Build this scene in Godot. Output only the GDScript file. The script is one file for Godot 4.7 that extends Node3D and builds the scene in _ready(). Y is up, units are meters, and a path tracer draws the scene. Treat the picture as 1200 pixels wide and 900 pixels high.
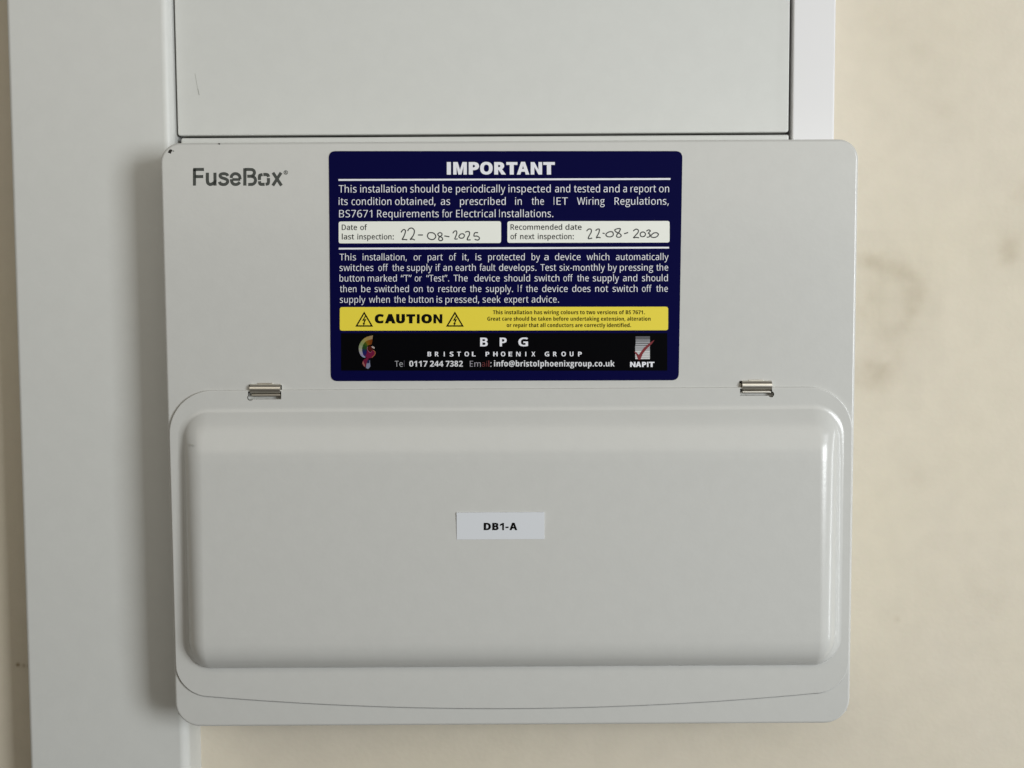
extends Node3D

# Units are metres. The front sheet of the steel box lies in the plane z = 0, the wall behind it at z = WALL.
const WALL := -0.047
const DUCT := -0.025      # front of the tall trunking on the left
const COVER := -0.030     # front of the wide trunking above
const EYE := Vector3(0.00085, 0.05316, 0.45054)
const TURN := Vector3(-0.06433, 0.00051, -0.00561)
const LENS := 1200.0      # focal length in pixels of the 1200 x 900 photograph
const PX := 0.000375      # one pixel of the photograph on the front of the box

var view := Basis.from_euler(TURN)
var M := {}
var rng := RandomNumberGenerator.new()
var sans: Font
var sturdy: Font
var bold: Font
var heavy: Font
var heaviest: Font
var taken := {}


func _ready() -> void:
	rng.seed = 7
	# ---- camera, background, lamps, exposure
	var cam := Camera3D.new()
	cam.name = "camera"
	cam.fov = rad_to_deg(2.0 * atan(450.0 / LENS))
	cam.near = 0.02
	cam.far = 20.0
	cam.transform = Transform3D(view, EYE)
	cam.current = true
	add_child(cam)
	var env := Environment.new()
	env.background_mode = Environment.BG_COLOR
	env.background_color = Color(0.28, 0.27, 0.25)
	env.tonemap_mode = Environment.TONE_MAPPER_LINEAR
	env.tonemap_exposure = 1.03
	env.sdfgi_enabled = true
	env.ssao_enabled = true
	env.ssil_enabled = true
	var world := WorldEnvironment.new()
	world.name = "world_environment"
	world.environment = env
	add_child(world)
	area_lamp("window_light", 43.0, 5.0, 1.6, Vector2(0.46, 0.58), 1.72, Color(0.97, 0.99, 1.0))
	area_lamp("side_window_light", 83.0, -5.0, 1.7, Vector2(0.03, 0.80), 0.36, Color(0.97, 0.99, 1.0))
	area_lamp("room_light", -4.0, 27.0, 0.68, Vector2(1.2, 0.34), 0.165, Color(1.0, 0.98, 0.93))

	fonts()
	materials()
	# ---- setting
	wall()
	# ---- things
	left_trunking()
	upper_trunking()
	consumer_unit()


# ------------------------------------------------------------------ lamps
func area_lamp(called: String, azimuth: float, elevation: float, distance: float, size: Vector2, energy: float, tint: Color) -> void:
	var l := AreaLight3D.new()
	l.name = called
	l.area_size = size
	l.area_normalize_energy = true
	l.area_range = 8.0
	l.light_energy = energy
	l.light_color = tint
	l.shadow_enabled = true
	var a := deg_to_rad(azimuth)
	var e := deg_to_rad(elevation)
	var from := Vector3(sin(a) * cos(e), sin(e), cos(a) * cos(e)) * distance
	l.transform = Transform3D(Basis.looking_at(-from, Vector3.UP), from)
	add_child(l)


# ------------------------------------------------------------------ naming
func tag(o: Node3D, label: String, category: String, kind := "") -> void:
	o.set_meta("label", label)
	if category:
		o.set_meta("category", category)
	if kind:
		o.set_meta("kind", kind)


func numbered(called: String, parent: Node) -> String:
	var key := "%d/%s" % [parent.get_instance_id(), called]
	var n: int = taken.get(key, 0)
	taken[key] = n + 1
	return called if n == 0 else "%s_%03d" % [called, n]


func put(called: String, st: SurfaceTool, m: Material, parent: Node) -> MeshInstance3D:
	var o := MeshInstance3D.new()
	o.name = numbered(called, parent)
	o.mesh = st.commit()
	o.material_override = m
	parent.add_child(o, true)
	return o


func thing(called: String, label: String, category: String) -> Node3D:
	var o := Node3D.new()
	o.name = called
	add_child(o)
	tag(o, label, category)
	return o


func begin() -> SurfaceTool:
	var st := SurfaceTool.new()
	st.begin(Mesh.PRIMITIVE_TRIANGLES)
	return st


# ------------------------------------------------------------------ measuring: a point of the photograph on a plane z
func at(px: float, py: float, z := 0.0) -> Vector3:
	var d := view * Vector3((px - 600.0) / LENS, (450.0 - py) / LENS, -1.0)
	return EYE + d * ((z - EYE.z) / d.z)


func flat(px: float, py: float, z := 0.0) -> Vector2:
	var p := at(px, py, z)
	return Vector2(p.x, p.y)


# ------------------------------------------------------------------ shapes
func tri(st: SurfaceTool, a: Vector3, b: Vector3, c: Vector3, na: Vector3, nb: Vector3, nc: Vector3) -> void:
	if Plane(a, b, c).normal.dot(na + nb + nc) < 0.0:
		var t := b
		b = c
		c = t
		t = nb
		nb = nc
		nc = t
	st.set_normal(na)
	st.add_vertex(a)
	st.set_normal(nb)
	st.add_vertex(b)
	st.set_normal(nc)
	st.add_vertex(c)


func quad(st: SurfaceTool, p: Array, n: Array) -> void:
	tri(st, p[0], p[1], p[2], n[0], n[1], n[2])
	tri(st, p[0], p[2], p[3], n[0], n[2], n[3])


func face(st: SurfaceTool, outline: PackedVector2Array, z: float) -> void:
	var big := PackedVector2Array()
	for v in outline:
		big.append(v * 10000.0)
	var idx := Geometry2D.triangulate_polygon(big)
	for i in range(0, idx.size(), 3):
		var p := []
		for k in 3:
			var v := outline[idx[i + k]]
			p.append(Vector3(v.x, v.y, z))
		tri(st, p[0], p[1], p[2], Vector3.BACK, Vector3.BACK, Vector3.BACK)


# rounded rectangle, anticlockwise from the bottom right corner; bow makes the bottom side sag by that much
func rounded(x0: float, y0: float, x1: float, y1: float, r: Array, bow := 0.0, n := 14) -> Array:
	var pts := PackedVector2Array()
	var nor := PackedVector2Array()
	var centres := [Vector2(x1 - r[0], y0 + r[0]), Vector2(x1 - r[1], y1 - r[1]), Vector2(x0 + r[2], y1 - r[2]), Vector2(x0 + r[3], y0 + r[3])]
	for c in 4:
		for i in n + 1:
			var a := -PI / 2.0 + c * PI / 2.0 + PI / 2.0 * i / n
			var d := Vector2(cos(a), sin(a))
			pts.append(centres[c] + d * r[c])
			nor.append(d)
	if bow > 0.0:
		var from: Vector2 = Vector2(x0 + r[3], y0)
		var to: Vector2 = Vector2(x1 - r[0], y0)
		var hw := (to.x - from.x) / 2.0
		for i in range(1, 32):
			var t := i / 32.0
			var k := 2.0 * t - 1.0
			pts.append(Vector2(lerpf(from.x, to.x, t), y0 - bow * (1.0 - k * k)))
			nor.append(Vector2(2.0 * bow * k / hw, -1.0).normalized())
	return [pts, nor]


# rings of one outline: each ring is [inset, z, how far its normal leans outwards, how far forwards]
func loft(st: SurfaceTool, make: Callable, rings: Array) -> PackedVector2Array:
	var last := PackedVector2Array()
	for i in rings.size() - 1:
		var a: Array = make.call(rings[i][0])
		var b: Array = make.call(rings[i + 1][0])
		var pa: PackedVector2Array = a[0]
		var pb: PackedVector2Array = b[0]
		var n: PackedVector2Array = a[1]
		for k in pa.size():
			var j := (k + 1) % pa.size()
			if pa[k].distance_to(pa[j]) < 1e-7:
				continue
			var lean := func(v: Vector2, r: Array) -> Vector3: return (Vector3(v.x, v.y, 0) * float(r[2]) + Vector3.BACK * float(r[3])).normalized()
			quad(st, [v3(pa[k], rings[i][1]), v3(pa[j], rings[i][1]), v3(pb[j], rings[i + 1][1]), v3(pb[k], rings[i + 1][1])],
				[lean.call(n[k], rings[i]), lean.call(n[j], rings[i]), lean.call(n[j], rings[i + 1]), lean.call(n[k], rings[i + 1])])
		last = pb
	return last


func v3(v: Vector2, z: float) -> Vector3:
	return Vector3(v.x, v.y, z)


func edge_rings(back: float, front: float, r: float, n := 6) -> Array:
	var out := [[0.0, back, 1.0, 0.0]]
	for i in n + 1:
		var a := PI / 2.0 * i / n
		out.append([r - r * cos(a), front - r + r * sin(a), cos(a), sin(a)])
	return out


# a plate or box with a rounded outline and a rounded front edge
func plate(st: SurfaceTool, x0: float, y0: float, x1: float, y1: float, corner: float, back: float, front: float, r: float) -> void:
	var make := func(inset: float) -> Array:
		var c := maxf(corner - inset, 0.00002)
		return rounded(x0 + inset, y0 + inset, x1 - inset, y1 - inset, [c, c, c, c], 0.0, 6)
	face(st, clean(loft(st, make, edge_rings(back, front, r, 4))), front)


func clean(p: PackedVector2Array) -> PackedVector2Array:
	var out := PackedVector2Array()
	for v in p:
		if out.is_empty() or out[-1].distance_to(v) > 2e-6:
			out.append(v)
	return out


# a length of moulding: a profile of [x, z, normal x, normal z] carried from the line (shift0, y0) to (shift1, y1)
# (the profile at the upper end may differ in its x values)
func moulding(st: SurfaceTool, profile: Array, y0: float, y1: float, shift0: float, shift1: float, upper := []) -> void:
	var top: Array = upper if upper else profile
	for i in profile.size() - 1:
		var a: Array = profile[i]
		var b: Array = profile[i + 1]
		var na := Vector3(a[2], 0, a[3])
		var nb := Vector3(b[2], 0, b[3])
		quad(st, [Vector3(a[0] + shift0, y0, a[1]), Vector3(b[0] + shift0, y0, b[1]), Vector3(top[i + 1][0] + shift1, y1, b[1]), Vector3(top[i][0] + shift1, y1, a[1])], [na, nb, nb, na])
	for e in [[y0, shift0, Vector3.DOWN, profile], [y1, shift1, Vector3.UP, top]]:
		var p: Array = e[3]
		var c := Vector3((p[0][0] + p[-1][0]) / 2.0 + e[1], e[0], WALL)
		for i in p.size() - 1:
			tri(st, c, Vector3(p[i][0] + e[1], e[0], p[i][1]), Vector3(p[i + 1][0] + e[1], e[0], p[i + 1][1]), e[2], e[2], e[2])


func duct_profile(x0: float, x1: float, back: float, front: float, rl: float, rr: float) -> Array:
	var out := [[x0, back, -1.0, 0.0]]
	for i in 9:
		var a := PI / 2.0 * i / 8.0
		out.append([x0 + rl - rl * cos(a), front - rl + rl * sin(a), -cos(a), sin(a)])
	for i in 13:
		var a := PI / 2.0 * (1.0 - i / 12.0)
		out.append([x1 - rr + rr * cos(a), front - rr + rr * sin(a), cos(a), sin(a)])
	out.append([x1, back, 1.0, 0.0])
	return out


# ------------------------------------------------------------------ print: letters and strokes laid on a plane z, measured in the photograph
func letters(st: SurfaceTool, text: String, font: Font, x0: float, x1: float, base0: float, cap: float, z: float, base1 := -1.0, color := Color.WHITE) -> void:
	base1 = base0 if base1 < 0.0 else base1
	var t := TextMesh.new()
	t.font = font
	t.font_size = 64
	t.pixel_size = 1.0
	t.depth = 0.0
	t.curve_step = 2.0
	t.text = text
	t.horizontal_alignment = HORIZONTAL_ALIGNMENT_LEFT
	t.vertical_alignment = VERTICAL_ALIGNMENT_TOP
	var v: PackedVector3Array = t.get_mesh_arrays()[Mesh.ARRAY_VERTEX]
	var idx = t.get_mesh_arrays()[Mesh.ARRAY_INDEX]
	var order: PackedInt32Array = idx if idx != null and idx.size() else PackedInt32Array(range(v.size()))
	var lo := Vector2(1e9, 1e9)
	var hi := Vector2(-1e9, -1e9)
	for p in v:
		lo = lo.min(Vector2(p.x, p.y))
		hi = hi.max(Vector2(p.x, p.y))
	var ref: Vector2 = cap_line(font)
	var k := cap / (ref.y - ref.x)
	var w := maxf(hi.x - lo.x, 0.001)
	st.set_color(color)
	for i in range(0, order.size() - 2, 3):
		var p := []
		for j in 3:
			var q := v[order[i + j]]
			var f := (q.x - lo.x) / w
			p.append(at(lerpf(x0, x1, f), lerpf(base0, base1, f) - (q.y - ref.x) * k, z))
		tri(st, p[0], p[1], p[2], Vector3.BACK, Vector3.BACK, Vector3.BACK)


# a heavy capital N and a heavy figure 1
func capital_n(st: SurfaceTool, x0: float, x1: float, top: float, base: float, stem: float, z: float) -> void:
	poly(st, "%f,%f %f,%f %f,%f %f,%f %f,%f %f,%f %f,%f %f,%f %f,%f %f,%f" % [x0, top, x0 + stem, top, x1 - stem, lerpf(top, base, 0.60), x1 - stem, top, x1, top, x1, base, x1 - stem, base, x0 + stem, lerpf(top, base, 0.40), x0 + stem, base, x0, base], z)


func figure_one(st: SurfaceTool, x0: float, x1: float, top: float, base: float, stem: float, z: float) -> void:
	var h := base - top
	poly(st, "%f,%f %f,%f %f,%f %f,%f %f,%f %f,%f %f,%f" % [x1 - stem * 0.75, top, x1, top, x1, base, x1 - stem, base, x1 - stem, top + 0.30 * h, x0, top + 0.42 * h, x0, top + 0.22 * h], z)


var caps := {}
func cap_line(font: Font) -> Vector2:
	if not caps.has(font):
		var t := TextMesh.new()
		t.font = font
		t.font_size = 64
		t.pixel_size = 1.0
		t.depth = 0.0
		t.text = "H"
		t.vertical_alignment = VERTICAL_ALIGNMENT_TOP
		var lo := 1e9
		var hi := -1e9
		for p in t.get_mesh_arrays()[Mesh.ARRAY_VERTEX]:
			lo = minf(lo, p.y)
			hi = maxf(hi, p.y)
		caps[font] = Vector2(lo, hi)
	return caps[font]


# a line of words, each given as "word from to"
func words(st: SurfaceTool, line: String, font: Font, base0: float, cap: float, z: float, base1 := -1.0) -> void:
	base1 = base0 if base1 < 0.0 else base1
	for w in line.split("|"):
		var p := w.strip_edges().rsplit(" ", true, 2)
		var x0 := p[1].to_float()
		var x1 := p[2].to_float() - 0.6
		var b := func(x: float) -> float: return lerpf(base0, base1, (x - 397.0) / 387.0)
		letters(st, p[0], font, x0, x1, b.call(x0), cap, z, b.call(x1))


# a brush stroke of even width through points in photograph pixels
func stroke(st: SurfaceTool, pts: PackedVector2Array, width: float, z: float, color := Color.WHITE, closed := false) -> void:
	st.set_color(color)
	var n := pts.size()
	var left := []
	var right := []
	for i in n:
		var before := pts[(i - 1 + n) % n] if closed or i > 0 else pts[i]
		var after := pts[(i + 1) % n] if closed or i < n - 1 else pts[i]
		var d0 := (pts[i] - before).normalized()
		var d1 := (after - pts[i]).normalized()
		if d0 == Vector2.ZERO:
			d0 = d1
		if d1 == Vector2.ZERO:
			d1 = d0
		var t := (d0 + d1).normalized() if (d0 + d1).length() > 0.01 else d0
		var o := t.orthogonal() * (width / 2.0 / maxf(t.dot(d0), 0.45))
		left.append(pts[i] + o)
		right.append(pts[i] - o)
	for i in (n if closed else n - 1):
		var j := (i + 1) % n
		var p := [left[i], left[j], right[j], right[i]].map(func(q: Vector2) -> Vector3: return at(q.x, q.y, z))
		quad(st, p, [Vector3.BACK, Vector3.BACK, Vector3.BACK, Vector3.BACK])


func curve(text: String, origin := Vector2.ZERO, scale := 1.0, closed := false, steps := 5) -> PackedVector2Array:
	var raw := PackedVector2Array()
	for pair in text.split(" ", false):
		var c := pair.split(",")
		raw.append(origin + Vector2(c[0].to_float(), c[1].to_float()) / scale)
	var out := PackedVector2Array()
	var n := raw.size()
	for i in (n if closed else n - 1):
		var a := raw[(i - 1 + n) % n] if closed or i > 0 else raw[i]
		var b := raw[i]
		var c := raw[(i + 1) % n]
		var d := raw[(i + 2) % n] if closed or i < n - 2 else c
		for s in steps:
			out.append(b.cubic_interpolate(c, a, d, float(s) / steps))
	if not closed:
		out.append(raw[-1])
	return out


func poly(st: SurfaceTool, text: String, z: float, color := Color.WHITE, origin := Vector2.ZERO, scale := 1.0) -> void:
	st.set_color(color)
	var out := PackedVector2Array()
	for pair in text.split(" ", false):
		var c := pair.split(",")
		var q := origin + Vector2(c[0].to_float(), c[1].to_float()) / scale
		out.append(flat(q.x, q.y, z))
	face(st, out, z)


# a printed or stuck patch with rounded corners, its four corners measured in the photograph
func patch(st: SurfaceTool, x0: float, y0: float, x1: float, y1: float, corner: float, z: float, drop := 0.0) -> void:
	var out := PackedVector2Array()
	for v in rounded(x0, y0, x1, y1, [corner, corner, corner, corner], 0.0, 6)[0]:
		out.append(flat(v.x, v.y + drop * (v.x - x0) / (x1 - x0), z))
	face(st, clean(out), z)


# ------------------------------------------------------------------ materials
func fonts() -> void:
	var make := func(weight: int, fat: float) -> Font:
		var s := SystemFont.new()
		s.font_names = PackedStringArray(["Droid Sans"])
		s.font_weight = weight
		if fat == 0.0:
			return s
		var f := FontVariation.new()
		f.base_font = s
		f.variation_embolden = fat
		return f
	sans = make.call(400, -0.22)
	sturdy = make.call(400, 0.35)
	bold = make.call(700, 0.0)
	heavy = make.call(700, 0.9)
	heaviest = make.call(700, 1.5)


func noise_texture(seed_: int, frequency: float, octaves: int, low := 0.0, high := 1.0, side := 512) -> NoiseTexture2D:
	var n := FastNoiseLite.new()
	n.seed = seed_
	n.noise_type = FastNoiseLite.TYPE_SIMPLEX_SMOOTH
	n.frequency = frequency
	n.fractal_octaves = octaves
	var t := NoiseTexture2D.new()
	t.width = side
	t.height = side
	t.seamless = true
	t.noise = n
	var g := Gradient.new()
	g.set_color(0, Color(low, low, low))
	g.set_color(1, Color(high, high, high))
	t.color_ramp = g
	return t


func paint(called: String, c: Color, rough: float, relief := 0.0, size := 40.0, mottle: Texture2D = null) -> StandardMaterial3D:
	var m := StandardMaterial3D.new()
	m.resource_name = called
	m.albedo_color = c
	m.roughness = rough
	if relief > 0.0 or mottle:
		m.uv1_triplanar = true
		m.uv1_world_triplanar = true
		m.uv1_scale = Vector3.ONE * size
		if mottle:
			m.albedo_texture = mottle
		if relief > 0.0:
			m.heightmap_enabled = true
			m.heightmap_scale = relief
			m.heightmap_texture = M.peel
	M[called] = m
	return m


func materials() -> void:
	M.peel = noise_texture(3, 0.05, 3)
	var mottle := noise_texture(11, 0.012, 4, 0.988, 1.0)
	paint("enclosure_paint", Color(0.808, 0.806, 0.792), 0.22, 0.0016, 14.0, mottle)
	paint("duct_plastic", Color(0.845, 0.846, 0.832), 0.42, 0.0012, 11.0, mottle)
	paint("cover_plastic", Color(0.843, 0.846, 0.832), 0.42, 0.0012, 11.0, mottle)
	paint("rail_plastic", Color(0.905, 0.90, 0.905), 0.36)
	paint("navy_print", Color(0.03, 0.03, 0.235), 0.5)
	M.navy_print.metallic_specular = 0.12
	paint("black_print", Color(0.02, 0.02, 0.03), 0.45)
	M.black_print.metallic_specular = 0.12
	paint("white_print", Color(0.92, 0.92, 0.95), 0.5)
	paint("panel_print", Color(0.945, 0.95, 0.92), 0.5)
	paint("yellow_print", Color(0.93, 0.85, 0.23), 0.5)
	paint("black_ink", Color(0.05, 0.05, 0.04), 0.5)
	M.black_ink.metallic_specular = 0.15
	paint("pen_ink", Color(0.17, 0.18, 0.18), 0.6)
	paint("logo_ink", Color(0.25, 0.265, 0.25), 0.5)
	paint("tape", Color(0.86, 0.87, 0.89), 0.4)
	paint("dark_mark", Color(0.16, 0.15, 0.13), 0.8)
	paint("faint_mark", Color(0.62, 0.62, 0.59), 0.7)
	paint("scratch", Color(0.55, 0.55, 0.52), 0.7)
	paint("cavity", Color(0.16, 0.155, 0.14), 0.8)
	paint("steel", Color(0.86, 0.84, 0.80), 0.36)
	M.steel.metallic = 1.0
	var c := StandardMaterial3D.new()
	c.resource_name = "colour_print"
	c.vertex_color_use_as_albedo = true
	c.vertex_color_is_srgb = true
	c.roughness = 0.5
	M.colour_print = c
	M.emblem_print = c.duplicate()
	M.emblem_print.albedo_color = Color(0.80, 0.80, 0.80)
	M.emblem_print.metallic_specular = 0.25


# ------------------------------------------------------------------ the wall, with the smudges that are on it
func wall() -> void:
	var w := 1440
	var h := 1200
	var img := Image.create(w, h, false, Image.FORMAT_RGB8)
	var base := Color(0.864, 0.826, 0.752)
	img.fill(base)
	var blotch := FastNoiseLite.new()
	blotch.seed = 5
	blotch.frequency = 0.006
	blotch.fractal_octaves = 4
	var fine := FastNoiseLite.new()
	fine.seed = 9
	fine.frequency = 0.05
	fine.fractal_octaves = 3
	var spots := []   # x, y, radius in pixels of the photograph, strength
	for s in [[1012, 303, 7, 0.07], [1024, 308, 9, 0.08], [1040, 311, 10, 0.09], [1056, 318, 9, 0.08], [1068, 330, 10, 0.08], [1071, 346, 10, 0.07], [1066, 362, 9, 0.06], [1058, 376, 9, 0.05], [1020, 345, 12, 0.05],
			[1010, 365, 10, 0.05], [1020, 438, 15, 0.10], [1036, 433, 12, 0.08], [1050, 405, 14, 0.04], [1035, 385, 16, 0.04], [1184, 290, 12, 0.10], [1176, 298, 9, 0.06], [1198, 225, 12, 0.07], [1104, 130, 9, 0.035], [1030, 25, 11, 0.03], [1080, 60, 9, 0.03], [1075, 560, 12, 0.03], [1050, 725, 3, 0.08],
			[20, 778, 1.3, 0.6], [27, 779, 1.0, 0.35], [33, 780, 0.9, 0.3], [1150, 700, 20, 0.03]]:
		var p := at(s[0], s[1], WALL)
		spots.append([(p.x + 0.6) * 1200.0, (0.5 - p.y) * 1200.0, s[2] * 1.45 * 0.000415 * 1200.0, s[3]])
	for y in range(240, 960):
		for x in range(340, 1100):
			var k := 1.0 + 0.003 * blotch.get_noise_2d(x, y) + 0.014 * fine.get_noise_2d(x, y)
			img.set_pixel(x, y, Color(base.r * k, base.g * k, base.b * k * (1.0 + 0.01 * blotch.get_noise_2d(y, x))))
	for s in spots:
		var r: float = maxf(s[2], 1.0)
		var reach := int(r * 2.6) + 2
		for y in range(int(s[1]) - reach, int(s[1]) + reach + 1):
			for x in range(int(s[0]) - reach, int(s[0]) + reach + 1):
				if x < 0 or y < 0 or x >= w or y >= h:
					continue
				var d := Vector2(x - s[0], y - s[1]).length() / r
				var a: float = s[3] * exp(-d * d) * (1.0 + 0.8 * fine.get_noise_2d(x * 1.3, y * 1.3))
				img.set_pixel(x, y, img.get_pixel(x, y).lerp(Color(0.42, 0.34, 0.22), clampf(a * 0.95, 0.0, 1.0)))
	var m := StandardMaterial3D.new()
	m.resource_name = "wall_paint"
	m.albedo_texture = ImageTexture.create_from_image(img)
	m.roughness = 0.75
	m.heightmap_enabled = true
	m.heightmap_scale = 0.006
	m.heightmap_texture = noise_texture(21, 0.16, 3, 0.0, 1.0, 2048)
	M.wall = m
	var st := begin()
	var c := [Vector3(-0.6, 0.5, WALL), Vector3(0.6, 0.5, WALL), Vector3(0.6, -0.5, WALL), Vector3(-0.6, -0.5, WALL)]
	var uv := [Vector2(0, 0), Vector2(1, 0), Vector2(1, 1), Vector2(0, 1)]
	for i in [0, 1, 2, 0, 2, 3]:
		st.set_normal(Vector3.BACK)
		st.set_uv(uv[i])
		st.add_vertex(c[i])
	for s in [[Vector3(-0.6, 0, 0), Vector3.LEFT], [Vector3(0.6, 0, 0), Vector3.RIGHT]]:
		var x: float = s[0].x
		st.set_uv(Vector2(0.01, 0.01))
		quad(st, [Vector3(x, -0.5, WALL), Vector3(x, 0.5, WALL), Vector3(x, 0.5, WALL - 0.05), Vector3(x, -0.5, WALL - 0.05)], [s[1], s[1], s[1], s[1]])
	var o := put("wall", st, m, self)
	tag(o, "cream painted wall with faint brown smudges right of the grey box", "wall", "structure")


# ------------------------------------------------------------------ trunking
func left_trunking() -> void:
	var t := thing("cable_trunking", "tall pale grey plastic trunking running down the left of the grey box", "trunking")
	var a := at(9.5, 0, DUCT - 0.003)
	var b := at(38.0, 900, DUCT - 0.003)
	var c := at(224.0, 900, DUCT - 0.0042)
	var y0 := -0.30
	var y1 := 0.34
	var slope := (a.x - b.x) / (a.y - b.y)
	var x0 := b.x - slope * b.y
	var high := at(202.4, 40, DUCT - 0.0042)
	var lean := (high.x - c.x) / (high.y - c.y)
	var x1 := c.x + lean * (y0 - c.y) - slope * y0      # right edge at the lower end
	var x2 := c.x + lean * (y1 - c.y) - slope * y1      # and at the upper end: the old duct is not quite parallel
	var st := begin()
	moulding(st, duct_profile(x0, x1, DUCT - 0.012, DUCT, 0.0022, 0.0042), y0, y1, slope * y0, slope * y1, duct_profile(x0, x2, DUCT - 0.012, DUCT, 0.0022, 0.0042))
	put("cover", st, M.duct_plastic, t)
	st = begin()
	moulding(st, duct_profile(x0 + 0.0008, x1 - 0.0006, WALL, DUCT - 0.0122, 0.0005, 0.0005), y0, y1, slope * y0, slope * y1, duct_profile(x0 + 0.0008, x2 - 0.0006, WALL, DUCT - 0.0122, 0.0005, 0.0005))
	put("channel", st, M.duct_plastic, t)


func upper_trunking() -> void:
	var t := thing("wide_trunking", "wide pale trunking with flat cover entering the top of the grey box", "trunking")
	var x0 := at(206.4, 90, COVER).x
	var x1 := at(925.0, 90, COVER).x
	var xr := at(977.8, 90, COVER).x
	var xl := at(928.0, 90, COVER).x
	var yb := at(560, 157.0, COVER).y
	var yt := 0.34
	var left := at(600, 157.9 + 1.0, COVER).y
	# the big flat cover, cut a hair out of square at its lower end as in the photograph
	var st := begin()
	plate(st, x0, yb, x1, yt, 0.0012, COVER - 0.004, COVER, 0.0007)
	put("flat_cover", st, M.cover_plastic, t)
	st = begin()
	plate(st, x0 + 0.0014, at(600, 230, COVER).y, x1 + 0.0002, yb - 0.0010, 0.0010, COVER - 0.004, COVER + 0.0001, 0.0009)
	put("short_cover", st, M.cover_plastic, t)
	st = begin()
	plate(st, xl, at(600, 240, COVER).y, xr, yt, 0.0004, WALL, COVER + 0.0012, 0.0009)
	put("side_rail", st, M.rail_plastic, t)
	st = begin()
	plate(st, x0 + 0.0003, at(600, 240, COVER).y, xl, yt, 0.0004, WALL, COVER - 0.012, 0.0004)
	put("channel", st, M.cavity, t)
	# the old scratch on the flat cover
	st = begin()
	stroke(st, curve("228.4,86 229.3,91 230.3,97 231.6,104"), 0.35, COVER + 0.00006)
	put("scratch", st, M.faint_mark, t)
	st = begin()
	stroke(st, curve("231.8,104 232.4,107 233.4,111.4"), 0.6, COVER + 0.0001)
	put("scratch", st, M.scratch, t)


# ------------------------------------------------------------------ the fuse box
func slots() -> Array:
	# openings in the box front for the two hinges, each with a round relief at one end
	var out := []
	for s in [[291.5, 451.2, 330.3, 467.6, 294.2, 465.8], [866.5, 446.6, 904.0, 463.4, 902.8, 461.8]]:
		var r := PackedVector2Array([flat(s[0], s[3]), flat(s[2], s[3]), flat(s[2], s[1]), flat(s[0], s[1])])
		var k := PackedVector2Array()
		var c := flat(s[4], s[5])
		for i in 16:
			k.append(c + Vector2.from_angle(TAU * i / 16) * 3.6 * PX)
		var swell := Transform2D().scaled(Vector2(1000, 1000))
		var u := Geometry2D.merge_polygons(swell * r, swell * k)
		out.append(swell.affine_inverse() * u[0])
	return out


func cut(outline: PackedVector2Array, holes: Array) -> PackedVector2Array:
	var swell := Transform2D().scaled(Vector2(1000, 1000))
	outline = swell * outline
	for h in holes:
		var parts := Geometry2D.clip_polygons(outline, swell * h)
		var best := 0.0
		for p in parts:
			var box := Rect2(p[0], Vector2.ZERO)
			for v in p:
				box = box.expand(v)
			if box.get_area() > best:
				best = box.get_area()
				outline = p
	return swell.affine_inverse() * outline


const LID_X := 0.1508
const LID_Z := 0.0013
var lid_top := 0.0
var lid_bottom := 0.0

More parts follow.
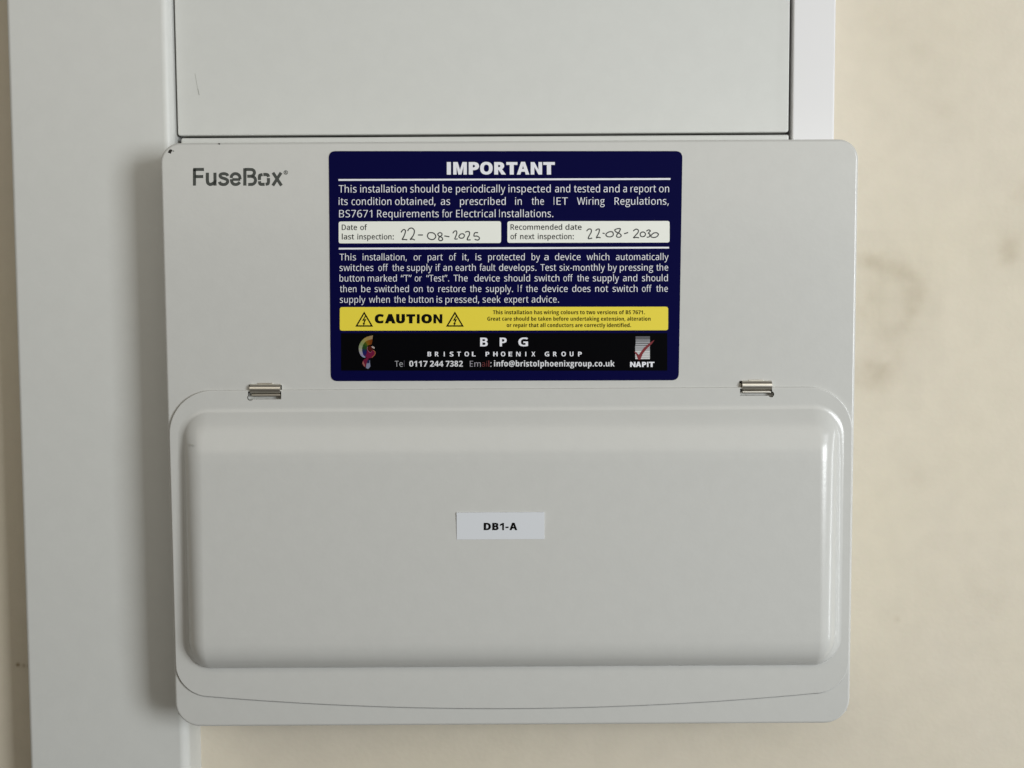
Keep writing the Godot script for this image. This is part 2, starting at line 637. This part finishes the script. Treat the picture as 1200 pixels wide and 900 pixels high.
func consumer_unit() -> void:
	var t := thing("consumer_unit", "pale grey metal fuse box with hinged lower lid and navy warning label", "fuse box")
	var holes := slots()
	# enclosure
	var st := begin()
	var corner := 0.0088
	var make := func(inset: float) -> Array:
		var c := maxf(corner - inset, 0.0002)
		return rounded(-0.152 + inset, -0.13 + inset, 0.152 - inset, 0.13 - inset, [c * 1.3, c, c, c * 1.3])
	var rim := clean(loft(st, make, edge_rings(WALL + 0.0001, 0.0, 0.0014, 8)))
	# the front sheet is open behind the lid, with a hair's gap all round it
	var opening := Transform2D(0.0, Vector2(-0.0002, -0.00024)) * clean(lid_outline(-0.00022)[0])
	var split := at(600, 474.0).y
	var box := func(y0: float, y1: float) -> PackedVector2Array: return PackedVector2Array([Vector2(-1, y0), Vector2(1, y0), Vector2(1, y1), Vector2(-1, y1)])
	for half in [box.call(split, 1.0), box.call(-1.0, split)]:
		var swell := Transform2D().scaled(Vector2(1000, 1000))
		var p := Geometry2D.intersect_polygons(swell * rim, swell * half)
		for part in Geometry2D.clip_polygons(p[0], swell * opening):
			face(st, cut(swell.affine_inverse() * part, holes), 0.0)
	for k in opening.size():
		var a: Vector2 = opening[k]
		var b: Vector2 = opening[(k + 1) % opening.size()]
		if maxf(absf(a.x), absf(b.x)) > 0.1505 and a.y > -0.12 and a.y < 0.005:
			continue
		var n := v3(-(b - a).orthogonal().normalized(), 0)
		quad(st, [v3(a, 0.0), v3(b, 0.0), v3(b, -0.0022), v3(a, -0.0022)], [n, n, n, n])
	face(st, PackedVector2Array([Vector2(-0.1512, -0.125), Vector2(0.1512, -0.125), Vector2(0.1512, 0.02), Vector2(-0.1512, 0.02)]), -0.0022)
	put("enclosure", st, M.enclosure_paint, t)
	# pockets behind the hinge slots
	for h in holes:
		st = begin()
		for k in h.size():
			var a: Vector2 = h[k]
			var b: Vector2 = h[(k + 1) % h.size()]
			var n := v3((b - a).orthogonal().normalized(), 0)
			quad(st, [v3(a, 0.0), v3(b, 0.0), v3(b, -0.0035), v3(a, -0.0035)], [n, n, n, n])
		put("slot_edge", st, M.enclosure_paint, t)
		st = begin()
		face(st, h, -0.0035)
		put("slot_floor", st, M.cavity, t)
	lid(t, holes)
	hinge(t, 293.8, 329.2, 455.6, 463.4, 0.0)
	hinge(t, 869.0, 903.6, 451.6, 459.4, 0.0)
	nameplate(t)
	warning_label(t)
	lid_label(t)
	# knocks in the paint
	st = begin()
	poly(st, "197.6,176.6 199.2,174.9 201.4,175.2 202.4,177.3 200.9,177.6 200.2,180.2 198.2,179.4 196.6,178.7", 0.00006)
	poly(st, "203.4,176.2 204.2,177 203.4,177.8 202.7,177", 0.00006)
	put("paint_chip", st, M.dark_mark, t)
	st = begin()
	poly(st, "255.2,168.6 256.8,167.7 258.3,168.4 257.2,169.6", 0.00002)
	put("paint_chip", st, M.dark_mark, t)


# height of the pressed lid over its flange; x, y in metres
const FOOT := 0.1476      # half the width of the pressed part at its foot
const WIDE := 0.0134     # how far the rounded side reaches in from the foot
const HIGH := 0.00726
const UNDER := 0.0146    # how far the rounded underside reaches up from the bottom edge

func lid_height(x: float, y: float) -> float:
	var low := y - a_low                             # distance up from the bottom edge
	# distance inwards from the foot, round the two top corners
	var c := 0.0150
	var qx := absf(x) - (FOOT - c)
	var qy := y - (a_top + 0.0012 - c)
	var d := c - Vector2(maxf(qx, 0.0), maxf(qy, 0.0)).length()
	if qx <= 0.0 or qy <= 0.0:
		d = minf(c - qx, c - qy)
	var u := minf(d / WIDE, 1.0)
	var v := minf(low / UNDER, 1.0)
	var rho := sqrt((1.0 - u) * (1.0 - u) + (1.0 - v) * (1.0 - v))
	if rho >= 1.0:
		return (1.0 - rho) * 0.012
	var weight := (1.0 - v) * (1.0 - v) / maxf(rho * rho, 1e-6)
	var r := UNDER / 0.97
	var under := 1.0 - (r - sqrt(r * r - rho * rho * UNDER * UNDER)) / (0.757 * r)
	var s := lerpf(side_profile(1.0 - rho) / side_profile(1.0), under, weight)
	# the face leans out towards the bottom; the upper part slopes up to it
	var deep := HIGH + 0.0030 * clampf((a_top - 0.022 - y) / 0.078, 0.0, 1.0)
	var ramp := soft_min(clampf((a_top - 0.0004 - y) / 0.0205, 0.0, 2.0), 1.0, 0.2)
	return deep * s * lerpf(0.20, 1.0, ramp)


var a_top := 0.0
var a_low := 0.0

func soft_min(a: float, b: float, k: float) -> float:
	var h := clampf(0.5 + 0.5 * (b - a) / k, 0.0, 1.0)
	return lerpf(b, a, h) - k * h * (1.0 - h)


# the pressed side: a hollow fillet at the foot that turns into a broad round shoulder, both circular arcs
func side_profile(e: float) -> float:
	var x := clampf(e, 0.0, 1.0) * WIDE
	var r1 := 0.0112
	var r2 := 0.0048
	var turn := asin(WIDE / (r1 + r2))
	if x < r2 * sin(turn):
		return r2 - sqrt(r2 * r2 - x * x)
	var b := WIDE - x
	return (r1 + r2) * (1.0 - cos(turn)) - (r1 - sqrt(r1 * r1 - b * b))


func lid_outline(inset: float) -> Array:
	lid_top = at(600, 455.4, LID_Z).y
	lid_bottom = at(600, 815.0, LID_Z).y
	var up := 0.0195 - inset
	var low := 0.0150 - inset
	return rounded(-LID_X + inset, lid_bottom + inset, LID_X - inset, lid_top - inset, [low, up, up, low], 0.0062)


func lid(t: Node3D, holes: Array) -> void:
	a_top = at(600, 474.5, LID_Z).y
	a_low = at(600, 781.0, LID_Z).y
	var st := begin()
	var rim := clean(loft(st, lid_outline, edge_rings(-0.0018, LID_Z, 0.0006, 6)))
	face(st, cut(rim, holes), LID_Z)
	# the pressed bulge, a fine sheet over the flange
	var xs := PackedFloat32Array()
	var ys := PackedFloat32Array()
	var hx := FOOT + 0.0002
	for i in 75:
		xs.append(-hx + 0.0150 * i / 74.0)
	for i in 60:
		xs.append(lerpf(-hx + 0.0150, hx - 0.0150, (i + 1) / 61.0))
	for i in 75:
		xs.append(hx - 0.0150 + 0.0150 * i / 74.0)
	var yt := a_top + 0.0022
	for i in 110:
		ys.append(yt - 0.0275 * i / 109.0)
	for i in 40:
		ys.append(lerpf(yt - 0.0275, a_low + 0.0165, (i + 1) / 41.0))
	for i in 90:
		ys.append(lerpf(a_low + 0.0165, a_low - 0.0003, i / 89.0))
	var pos := []
	var nor := []
	var d := 0.00008
	for y in ys:
		var row := PackedVector3Array()
		var nrow := PackedVector3Array()
		for x in xs:
			var h := lid_height(x, y)
			var gx := (lid_height(x + d, y) - lid_height(x - d, y)) / (2.0 * d)
			var gy := (lid_height(x, y + d) - lid_height(x, y - d)) / (2.0 * d)
			row.append(Vector3(x, y, LID_Z + h - 0.00004))
			nrow.append(Vector3(-gx, -gy, 1.0).normalized())
		pos.append(row)
		nor.append(nrow)
	for j in ys.size() - 1:
		for i in xs.size() - 1:
			var ring := [[i, j], [i + 1, j], [i + 1, j + 1], [i, j + 1]]
			if ring.all(func(q): return pos[q[1]][q[0]].z < LID_Z - 0.0004):
				continue
			quad(st, ring.map(func(q): return pos[q[1]][q[0]]), ring.map(func(q): return nor[q[1]][q[0]]))
	var o := put("lid", st, M.enclosure_paint, t)
	# little marks in its paint
	var z := LID_Z + 0.0062
	st = begin()
	poly(st, "223.6,521.6 225.2,520.6 227,521 226.6,522.4 224.8,523.2", z)
	put("paint_chip", st, M.faint_mark, o)


func hinge(t: Node3D, x0: float, x1: float, y: float, y_leaf: float, z: float) -> void:
	var root := Node3D.new()
	root.name = numbered("hinge", t)
	t.add_child(root, true)
	var a := at(x0, y, z)
	var b := at(x1, y, z)
	var r := 0.00215
	var st := begin()
	var n := 28
	for i in n:
		var p := []
		for k in [i, i + 1]:
			var q: float = TAU * k / n
			p.append(Vector3(0, sin(q), cos(q)))
		for s in [[0.0, 1.0]]:
			quad(st, [a + p[0] * r, b + p[0] * r, b + p[1] * r, a + p[1] * r], [p[0], p[0], p[1], p[1]])
		for e in [[a, Vector3.LEFT], [b, Vector3.RIGHT]]:
			tri(st, e[0], e[0] + p[0] * r, e[0] + p[1] * r, e[1], e[1], e[1])
	put("barrel", st, M.steel, root)
	# the curled end that wraps the pin and runs up behind the box front
	st = begin()
	var mid := (a + b) / 2.0
	var w := (b.x - a.x)
	plate(st, mid.x - w * 0.28, mid.y + r * 0.5, mid.x + w * 0.24, mid.y + r + 0.00045, 0.0004, z - 0.003, z + 0.0003, 0.0002)
	put("tongue", st, M.steel, root)
	st = begin()
	var l := at(x0, y_leaf, z)
	plate(st, l.x + 0.0002, l.y - 0.0005, b.x, l.y + 0.00055, 0.0003, z - 0.003, z + 0.0004, 0.0003)
	put("leaf", st, M.steel, root)
	# pin head
	st = begin()
	plate(st, a.x - 0.0010, a.y - 0.0011, a.x - 0.0001, a.y + 0.0009, 0.0004, z - 0.004, z + 0.0002, 0.0003)
	put("pin", st, M.steel, root)


# ------------------------------------------------------------------ maker's name printed on the box
func nameplate(t: Node3D) -> void:
	var z := 0.00005
	var w := 3.75
	var o := Vector2(215, 185)
	var k := 9.23
	var st := begin()
	for s in ["119,300 119,124", "105,125 222,125", "119,202 214,202"]:
		stroke(st, curve(s, o, k, false, 1), w - 0.15, z)
	stroke(st, curve("259,160 259,245 266,272 288,287 315,280 338,262 341,240", o, k), w, z)
	stroke(st, curve("341,160 341,300", o, k, false, 1), w - 0.1, z)
	stroke(st, curve("478,196 470,180 448,172 420,172 400,182 398,200 414,214 450,226 474,240 476,264 456,284 428,288 400,280 390,258", o, k), w - 0.2, z)
	stroke(st, curve("517,218 522,192 545,174 566,171 592,180 608,200 612,232", o, k), w - 0.2, z)
	stroke(st, curve("614,234 530,234", o, k, false, 1), w - 0.6, z)
	stroke(st, curve("518,230 523,260 540,282 566,288 592,280 610,262", o, k), w - 0.2, z)
	stroke(st, curve("664,300 664,112", o, k, false, 1), w, z)
	stroke(st, curve("664,125 735,126 760,138 768,160 758,184 735,198 690,199", o, k), w - 0.2, z)
	stroke(st, curve("735,199 764,210 779,236 774,264 752,284 730,287 700,288", o, k), w - 0.2, z)
	for q in ["864,180 896,180 913,187 919,206", "919,218 919,262 912,280 888,286", "878,286 842,286 827,278 822,252", "822,240 822,204 828,188 856,180"]:
		stroke(st, curve(q, o, k), w - 0.1, z)
	stroke(st, curve("968,160 1060,300", o, k, false, 1), w - 0.2, z)
	stroke(st, curve("1056,160 966,300", o, k, false, 1), w - 0.2, z + 0.00001)
	var ring := PackedVector2Array()
	for i in 20:
		ring.append(Vector2(334.9, 202.1) + Vector2.from_angle(TAU * i / 20) * 2.2)
	stroke(st, ring, 0.65, z, Color.WHITE, true)
	letters(st, "R", bold, 333.8, 336.2, 203.6, 3.0, z)
	put("printed_name", st, M.logo_ink, t)


# ------------------------------------------------------------------ the tape label on the lid
func lid_label(t: Node3D) -> void:
	var z := LID_Z + HIGH + 0.0030 * 0.42 + 0.00025
	var root := Node3D.new()
	root.name = "tape_label"
	t.add_child(root)
	root.set_meta("label", "white tape label with black code on the lid")
	var st := begin()
	var a := flat(535.2, 632.3, z)
	var b := flat(637.8, 600.2, z)
	plate(st, a.x, a.y, b.x, b.y, 0.0002, z - 0.0006, z, 0.00005)
	put("tape", st, M.tape, root)
	st = begin()
	z += 0.00004
	for g in [["D", 566.8, 575.3], ["B", 576.8, 584.3], ["A", 597.0, 606.2]]:
		letters(st, g[0], heavy, g[1], g[2], 621.3, 8.6, z)
	figure_one(st, 585.8, 590.6, 612.7, 621.3, 2.1, z)
	stroke(st, PackedVector2Array([Vector2(592.3, 618.0), Vector2(596.0, 618.0)]), 1.7, z)
	put("lettering", st, M.black_ink, root)


# ------------------------------------------------------------------ the navy warning label
func warning_label(t: Node3D) -> void:
	var root := Node3D.new()
	root.name = "warning_label"
	t.add_child(root)
	root.set_meta("label", "navy warning label with white print and yellow caution strip")
	var top := 0.00022
	var z1 := top + 0.00004
	var z2 := top + 0.00008
	var z3 := top + 0.00012
	# backing sheet: corners measured, slightly askew on the box
	var st := begin()
	var c := [flat(387.6, 446.7, top), flat(795.4, 445.6, top), flat(799.8, 177.0, top), flat(385.2, 177.0, top)]
	var outline := PackedVector2Array()
	var r := 0.0031
	for i in 4:
		var p: Vector2 = c[i]
		var to_prev: Vector2 = (c[(i + 3) % 4] - p).normalized()
		var to_next: Vector2 = (c[(i + 1) % 4] - p).normalized()
		for k in 9:
			var q := k / 8.0
			outline.append((p + to_prev * r).lerp(p, q).lerp(p.lerp(p + to_next * r, q), q))
	face(st, outline, top)
	for i in outline.size():
		var a := outline[i]
		var b := outline[(i + 1) % outline.size()]
		var n := v3(-(b - a).orthogonal().normalized(), 0)
		if n.dot(v3(a - Vector2(-0.003, 0.05), 0)) < 0:
			n = -n
		quad(st, [v3(a, top), v3(b, top), v3(b, 0.0), v3(a, 0.0)], [n, n, n, n])
	put("backing", st, M.navy_print, root)
	# heading and rules
	st = begin()
	poly(st, "523.6,189.9 528.4,189.9 528.4,204.7 523.6,204.7", z1)
	for g in [["M", 531.1, 547.1], ["P", 549.3, 561.4], ["O", 562.6, 577.3], ["R", 579.1, 593.0], ["T", 593.3, 606.4], ["A", 605.6, 620.3], ["T", 636.6, 650.2]]:
		letters(st, g[0], heavy, g[1], g[2], 204.6, 14.7, z1)
	capital_n(st, 621.9, 635.3, 189.9, 204.6, 4.3, z1)
	put("heading", st, M.white_print, root)
	for y in [[396.6, 210.9, 785.8, 209.7], [397.0, 291.4, 784.0, 290.2]]:
		st = begin()
		stroke(st, PackedVector2Array([Vector2(y[0], y[1]), Vector2(y[2], y[3])]), 2.1, z1)
		put("rule", st, M.white_print, root)
	# first paragraph; the letter l stands in for the plain capital I
	var cap := 8.6
	var lines := [
		[225.6, 225.2, cap, "This 396.9 418.5|installation 422.2 477.2|should 480.8 515.1|be 518.8 530.3|periodically 534.4 592.7|inspected 595.9 645.9|and 650.5 668.8|tested 672.5 703.7|and 707.3 726.6|a 730.3 735.2|report 738.9 769.3|on 772.4 784.7"],
		[240.2, 239.8, cap, "its 396.9 408|condition 412 459.2|obtained, 463 511|as 516.6 528.1|prescribed 539.1 593.2|in 603.7 612|the 623 638|l 648.9 650.1|ET 652.2 666|Wiring 676.2 709.2|Regulations, 720.2 784.3"],
		[254.7, 254.3, cap, "BS7671 397.4 436.8|Requirements 442 514.8|for 517.9 530.7|Electrical 534.6 581.3|l 585.0 586.2|nstallations. 588.0 649"],
		[305.1, 304.7, 7.7, "This 397.9 417.8|installation, 425 477.3|or 484.8 494.3|part 501.2 519.4|of 526.4 535.2|it, 541.9 550|is 557.2 564.7|protected 572.1 615.5|by 623 633.4|a 637.8 643.4|device 650.4 681|which 687.6 714.6|automatically 721.8 784"],
		[317.5, 317.1, 7.7, "switches 397.9 438.2|off 443.3 455.2|the 459.7 473.9|supply 476.9 507.1|if 510.7 516.4|an 519.4 530.5|earth 533.9 558.1|fault 561.9 581.1|develops. 584.9 629.3|Test 633.4 652.3|six-monthly 655.7 709.4|by 712.8 723.5|pressing 726.4 766|the 769 783.6"],
		[329.9, 329.5, 7.7, "button 397.9 427.6|marked 431 465.6|“T” 469.7 482.9|or 486.1 494.8|“Test”. 499.4 526.9|The 531.5 548.7|device 556 586.2|should 590.9 621.7|switch 626.4 656.1|off 660.3 671.8|the 676.3 690.5|supply 694.8 726|and 730.1 747.3|should 752.4 783.2"],
		[342.3, 341.9, 7.7, "then 398.3 418.3|be 423.4 434.8|switched 439.1 479.7|on 484.8 495.8|to 500.3 508.8|restore 513.7 546.2|the 550.7 564.7|supply. 569.4 601.7|l 606.9 608.0|f 609.6 612.6|the 616.4 630.6|device 635.3 665.9|does 670.6 692.5|not 697.6 713.3|switch 717.9 747.7|off 752.4 764.1|the 769 783.2"],
		[354.8, 354.4, 7.7, "supply 398.3 428.7|when 432.5 457.4|the 461.8 475.8|button 479.2 508.4|is 511.6 518.8|pressed, 522 562.2|seek 565.6 587.2|expert 591 619.8|advice. 623 655.7"],
	]
	for l in lines:
		st = begin()
		words(st, l[3], sans, l[0], l[2], z1, l[1])
		put("text_line", st, M.white_print, root)
	# date panels
	st = begin()
	patch(st, 396.9, 259.6, 587.2, 285.2, 2.4, z1, -0.4)
	put("date_panel", st, M.panel_print, root)
	st = begin()
	patch(st, 594.6, 259.3, 784.7, 284.6, 2.4, z1, -0.4)
	put("date_panel", st, M.panel_print, root)
	for l in [[269.6, "Date 400.5 419.0|of 422.2 430.8"], [280.6, "last 400.6 415.6|inspection: 418.8 462.1"], [269.3, "Recommended 598.3 659.4|date 662.6 682.2"], [280.3, "of 598.2 606.4|next 609.6 626.8|inspection: 630.2 673"]]:
		st = begin()
		words(st, l[1], sturdy, l[0], 6.5, z2)
		put("text_line", st, M.black_ink, root)
	st = begin()
	var o := Vector2(460, 255)
	for s in ["92,160 110,135 130,130 140,150 124,200 103,238", "103,238 130,237 160,240", "163,145 182,119 212,114 236,140 226,190 190,238", "190,238 215,232 242,243", "275,188 330,188", "560,198 615,207", "652,170 668,148 690,145 695,170 682,208 675,232 705,230",
			"785,160 805,150 830,155 831,185 815,215 810,240 845,240", "925,163 890,165 882,200 915,200 940,220 925,243 888,235", "535,170 510,163 490,178 502,200 534,216 542,238 520,250 500,238 506,212 532,192 535,170"]:
		stroke(st, curve(s, o, 9.23), 1.3, z2)
	for s in ["385,175 378,202 395,228 435,238 465,215 462,185 438,166 400,164", "735,180 718,205 735,222 765,218 778,192 760,175"]:
		stroke(st, curve(s, o, 9.23, true), 1.3, z2, Color.WHITE, true)
	put("handwritten_date", st, M.pen_ink, root)
	st = begin()
	o = Vector2(675, 255)
	for s in ["130,165 155,140 185,145 185,180 160,225 150,255 165,258 198,250", "240,160 265,140 285,145 280,185 250,245 275,240 302,247", "325,190 352,195", "545,135 510,135 475,150 490,175 540,200 552,225 530,240 500,235 500,210 525,180 540,150 545,135", "588,198 638,182",
			"700,165 730,142 760,150 760,180 730,215 705,245 735,243 772,247", "860,165 890,150 908,165 885,190 905,205 895,235 865,240"]:
		stroke(st, curve(s, o, 10.435), 1.3, z2)
	for s in ["385,185 365,210 385,232 425,235 455,215 450,180 420,172", "800,180 785,205 800,232 835,228 850,200 830,178", "930,205 915,230 945,243 985,235 1008,205 985,185 950,190"]:
		stroke(st, curve(s, o, 10.435, true), 1.3, z2, Color.WHITE, true)
	put("handwritten_date", st, M.pen_ink, root)
	# yellow caution strip
	st = begin()
	patch(st, 398.2, 359.9, 783.0, 387.5, 2.6, z1, -0.5)
	put("caution_strip", st, M.yellow_print, root)
	for x in [416.9, 523.2]:
		st = begin()
		stroke(st, PackedVector2Array([Vector2(x + 0.8, 382.0), Vector2(x + 19.0, 382.0), Vector2(x + 9.9, 366.6)]), 1.6, z2, Color.WHITE, true)
		poly(st, "10.9,4.9 7.4,10.9 9.9,10.3 8.9,13.5 7.9,13.2 9.3,16.3 11.2,13.6 10.1,13.7 12.4,8.5 10.0,9.2 12.3,4.7", z2, Color.WHITE, Vector2(x, 365.2))
		put("warning_triangle", st, M.black_ink, root)
	st = begin()
	for g in [["C", 439.2, 450.0], ["A", 451.0, 463.6], ["U", 464.2, 474.6], ["T", 476.2, 486.6], ["O", 493.8, 506.2]]:
		letters(st, g[0], heaviest, g[1], g[2], 379.0, 10.8, z2)
	poly(st, "488.5,368.2 491.9,368.2 491.9,379 488.5,379", z2)
	capital_n(st, 507.9, 518.4, 368.2, 379.0, 3.2, z2)
	put("caution_lettering", st, M.black_ink, root)
	for l in [[368.2, 577.7, 755.8, "This installation has wiring colours to two versions of BS 7671."], [375.8, 571.1, 762.4, "Great care should be taken before undertaking extension, alteration"], [383.3, 593.8, 739.6, "or repair that all conductors are correctly identified."]]:
		st = begin()
		letters(st, l[3], bold, l[1], l[2], l[0], 4.5, z2)
		put("text_line", st, M.black_ink, root)
	# black company banner
	st = begin()
	patch(st, 399.6, 390.4, 782.0, 434.4, 0.4, z1)
	put("banner", st, M.black_print, root)
	st = begin()
	for g in [["B", 562.7, 571.6], ["P", 585.6, 593.8], ["G", 607.5, 618.8]]:
		letters(st, g[0], bold, g[1], g[2], 405.9, 10.2, z2)
	put("company_lettering", st, M.white_print, root)
	st = begin()
	for run in [["BRISTOL", 501.0, 558.0], ["PHOENIX", 569.0, 627.8], ["GROUP", 638.4, 682.4]]:
		var text: String = run[0]
		var pitch: float = (run[2] - run[1] - 5.0) / (text.length() - 1)
		for i in text.length():
			var ch := text[i]
			var x: float = run[1] + pitch * i
			if ch == "I":
				poly(st, "%f,412.2 %f,412.2 %f,417.6 %f,417.6" % [x + 1.7, x + 2.9, x + 2.9, x + 1.7], z2)
			else:
				letters(st, ch, bold, x, x + (5.2 if ch in "OGHN" else 4.4), 417.6, 5.4, z2)
	put("company_lettering", st, M.white_print, root)
	st = begin()
	letters(st, "0117", bold, 479.6, 501.0, 429.6, 6.7, z2, -1, Color(0.86, 0.86, 0.88))
	letters(st, "244", bold, 503.8, 519.6, 429.6, 6.7, z2, -1, Color(0.86, 0.86, 0.88))
	letters(st, "7382", bold, 522.2, 542.4, 429.6, 6.7, z2, -1, Color(0.86, 0.86, 0.88))
	letters(st, "info@bristolphoenixgroup.co.uk", bold, 578.9, 720.3, 429.4, 6.7, z2, -1, Color(0.86, 0.86, 0.88))
	letters(st, "Te", sans, 462.6, 472.0, 429.6, 6.7, z2, -1, Color(0.66, 0.66, 0.68))
	letters(st, "l", sans, 473.2, 474.1, 429.6, 6.7, z2, -1, Color(0.22, 0.2, 0.25))
	letters(st, "Em", sans, 550.6, 563.4, 429.6, 6.7, z2, -1, Color(0.62, 0.6, 0.64))
	letters(st, "ai", sans, 564.6, 571.0, 429.6, 6.7, z2, -1, Color(0.36, 0.10, 0.13))
	letters(st, "l", sans, 572.4, 573.3, 429.6, 6.7, z2, -1, Color(0.45, 0.18, 0.2))
	letters(st, ":", sans, 574.7, 576.0, 429.6, 6.7, z2, -1, Color(0.8, 0.8, 0.82))
	put("contact_line", st, M.colour_print, root)
	bird(root, z2, z3)
	tick(root, z2, z3)


func bird(root: Node3D, z2: float, z3: float) -> void:
	var st := begin()
	var o := Vector2(410, 385)
	var k := 16.36
	var outer := curve("442,130 375,146 315,165 262,198 215,250 183,310 170,375 178,440 200,500 240,545 290,560", o, k, false, 2)
	var inner := curve("420,300 385,315 362,318 345,330 334,352 328,378 324,410 320,440 318,470 318,500 322,530", o, k, false, 2)
	var rim := [Color(0.72, 0.60, 0.44), Color(0.72, 0.60, 0.38), Color(0.74, 0.64, 0.36), Color(0.66, 0.66, 0.40), Color(0.60, 0.66, 0.44), Color(0.66, 0.70, 0.56), Color(0.72, 0.72, 0.66), Color(0.72, 0.70, 0.76), Color(0.66, 0.64, 0.80), Color(0.64, 0.72, 0.82)]
	var core := [Color(0.55, 0.28, 0.08), Color(0.60, 0.36, 0.08), Color(0.56, 0.42, 0.08), Color(0.30, 0.38, 0.10), Color(0.16, 0.34, 0.10), Color(0.16, 0.30, 0.16), Color(0.12, 0.20, 0.36), Color(0.12, 0.16, 0.44), Color(0.20, 0.14, 0.40), Color(0.40, 0.14, 0.36)]
	for i in outer.size() - 1:
		var c := mini(i / 2, 9)
		var m0 := outer[i].lerp(inner[i], 0.42)
		var m1 := outer[i + 1].lerp(inner[i + 1], 0.42)
		for q in [[outer[i], outer[i + 1], m1, m0, rim[c]], [m0, m1, inner[i + 1], inner[i], core[c]]]:
			st.set_color(q[4])
			var p := []
			for v in 4:
				p.append(at(q[v].x, q[v].y, z2))
			quad(st, p, [Vector3.BACK, Vector3.BACK, Vector3.BACK, Vector3.BACK])
	poly(st, "334,380 350,430 385,462 420,440 418,410 455,420 492,455 480,505 430,555 375,572 320,560 310,520 322,470", z3, Color(0.52, 0.10, 0.28), o, k)
	poly(st, "350,360 385,330 425,345 440,400 410,440 380,430 352,400", z2 + 0.00002, Color(0.36, 0.10, 0.05), o, k)
	poly(st, "412,345 440,335 478,365 470,388 430,372", z3, Color(0.85, 0.78, 0.76), o, k)
	poly(st, "320,560 360,570 350,620 320,680 300,745 260,715 232,665 255,610", z3, Color(0.50, 0.12, 0.26), o, k)
	poly(st, "255,620 240,665 262,712 295,742 285,690 270,660", z3 + 0.00002, Color(0.72, 0.46, 0.42), o, k)
	poly(st, "345,600 382,605 388,680 392,730 350,775 308,755 318,690 325,640", z3, Color(0.60, 0.62, 0.74), o, k)
	poly(st, "345,600 378,605 372,660 340,670 330,640", z3 + 0.00002, Color(0.16, 0.16, 0.36), o, k)
	stroke(st, curve("345,345 334,380 350,425 385,458 420,440", o, k), 0.7, z3 + 0.00003, Color(0.66, 0.40, 0.48))
	stroke(st, curve("440,415 470,432 486,465 470,510 420,556", o, k), 0.9, z3 + 0.00003, Color(0.72, 0.42, 0.28))
	put("bird_emblem", st, M.emblem_print, root)


func tick(root: Node3D, z2: float, z3: float) -> void:
	var st := begin()
	var o := Vector2(725, 385)
	var k := 16.36
	var white := Color(0.72, 0.72, 0.74)
	for s in [[150, 180, Color(0.36, 0.36, 0.38)], [194, 214, Color(0.56, 0.56, 0.58)], [230, 248, white], [264, 282, white], [296, 314, white]]:
		poly(st, "325,%d 600,%d 600,%d 325,%d" % [s[0], s[0], s[1], s[1]], z2, s[2], o, k)
	for i in 8:
		var y := 326 + i * 33
		poly(st, "318,%d 598,%d 598,%d 318,%d" % [y, y, y + 33 - 4, y + 33 - 4], z2, Color(0.66, 0.66, 0.68) if i < 3 else Color(0.80, 0.80, 0.80), o, k)
	poly(st, "295,440 340,455 385,505 480,375 600,270 690,215 640,290 545,380 460,490 415,600 375,600 345,520", z3, Color(0.46, 0.06, 0.12), o, k)
	put("tick_emblem", st, M.colour_print, root)
	st = begin()
	for g in [["A", 745.0, 751.5], ["P", 752.3, 757.3], ["T", 760.5, 766.9]]:
		letters(st, g[0], heavy, g[1], g[2], 430.1, 6.1, z2)
	poly(st, "758.2,424 760,424 760,430.1 758.2,430.1", z2)
	capital_n(st, 738.4, 744.8, 424.0, 430.1, 1.9, z2)
	put("emblem_lettering", st, M.white_print, root)
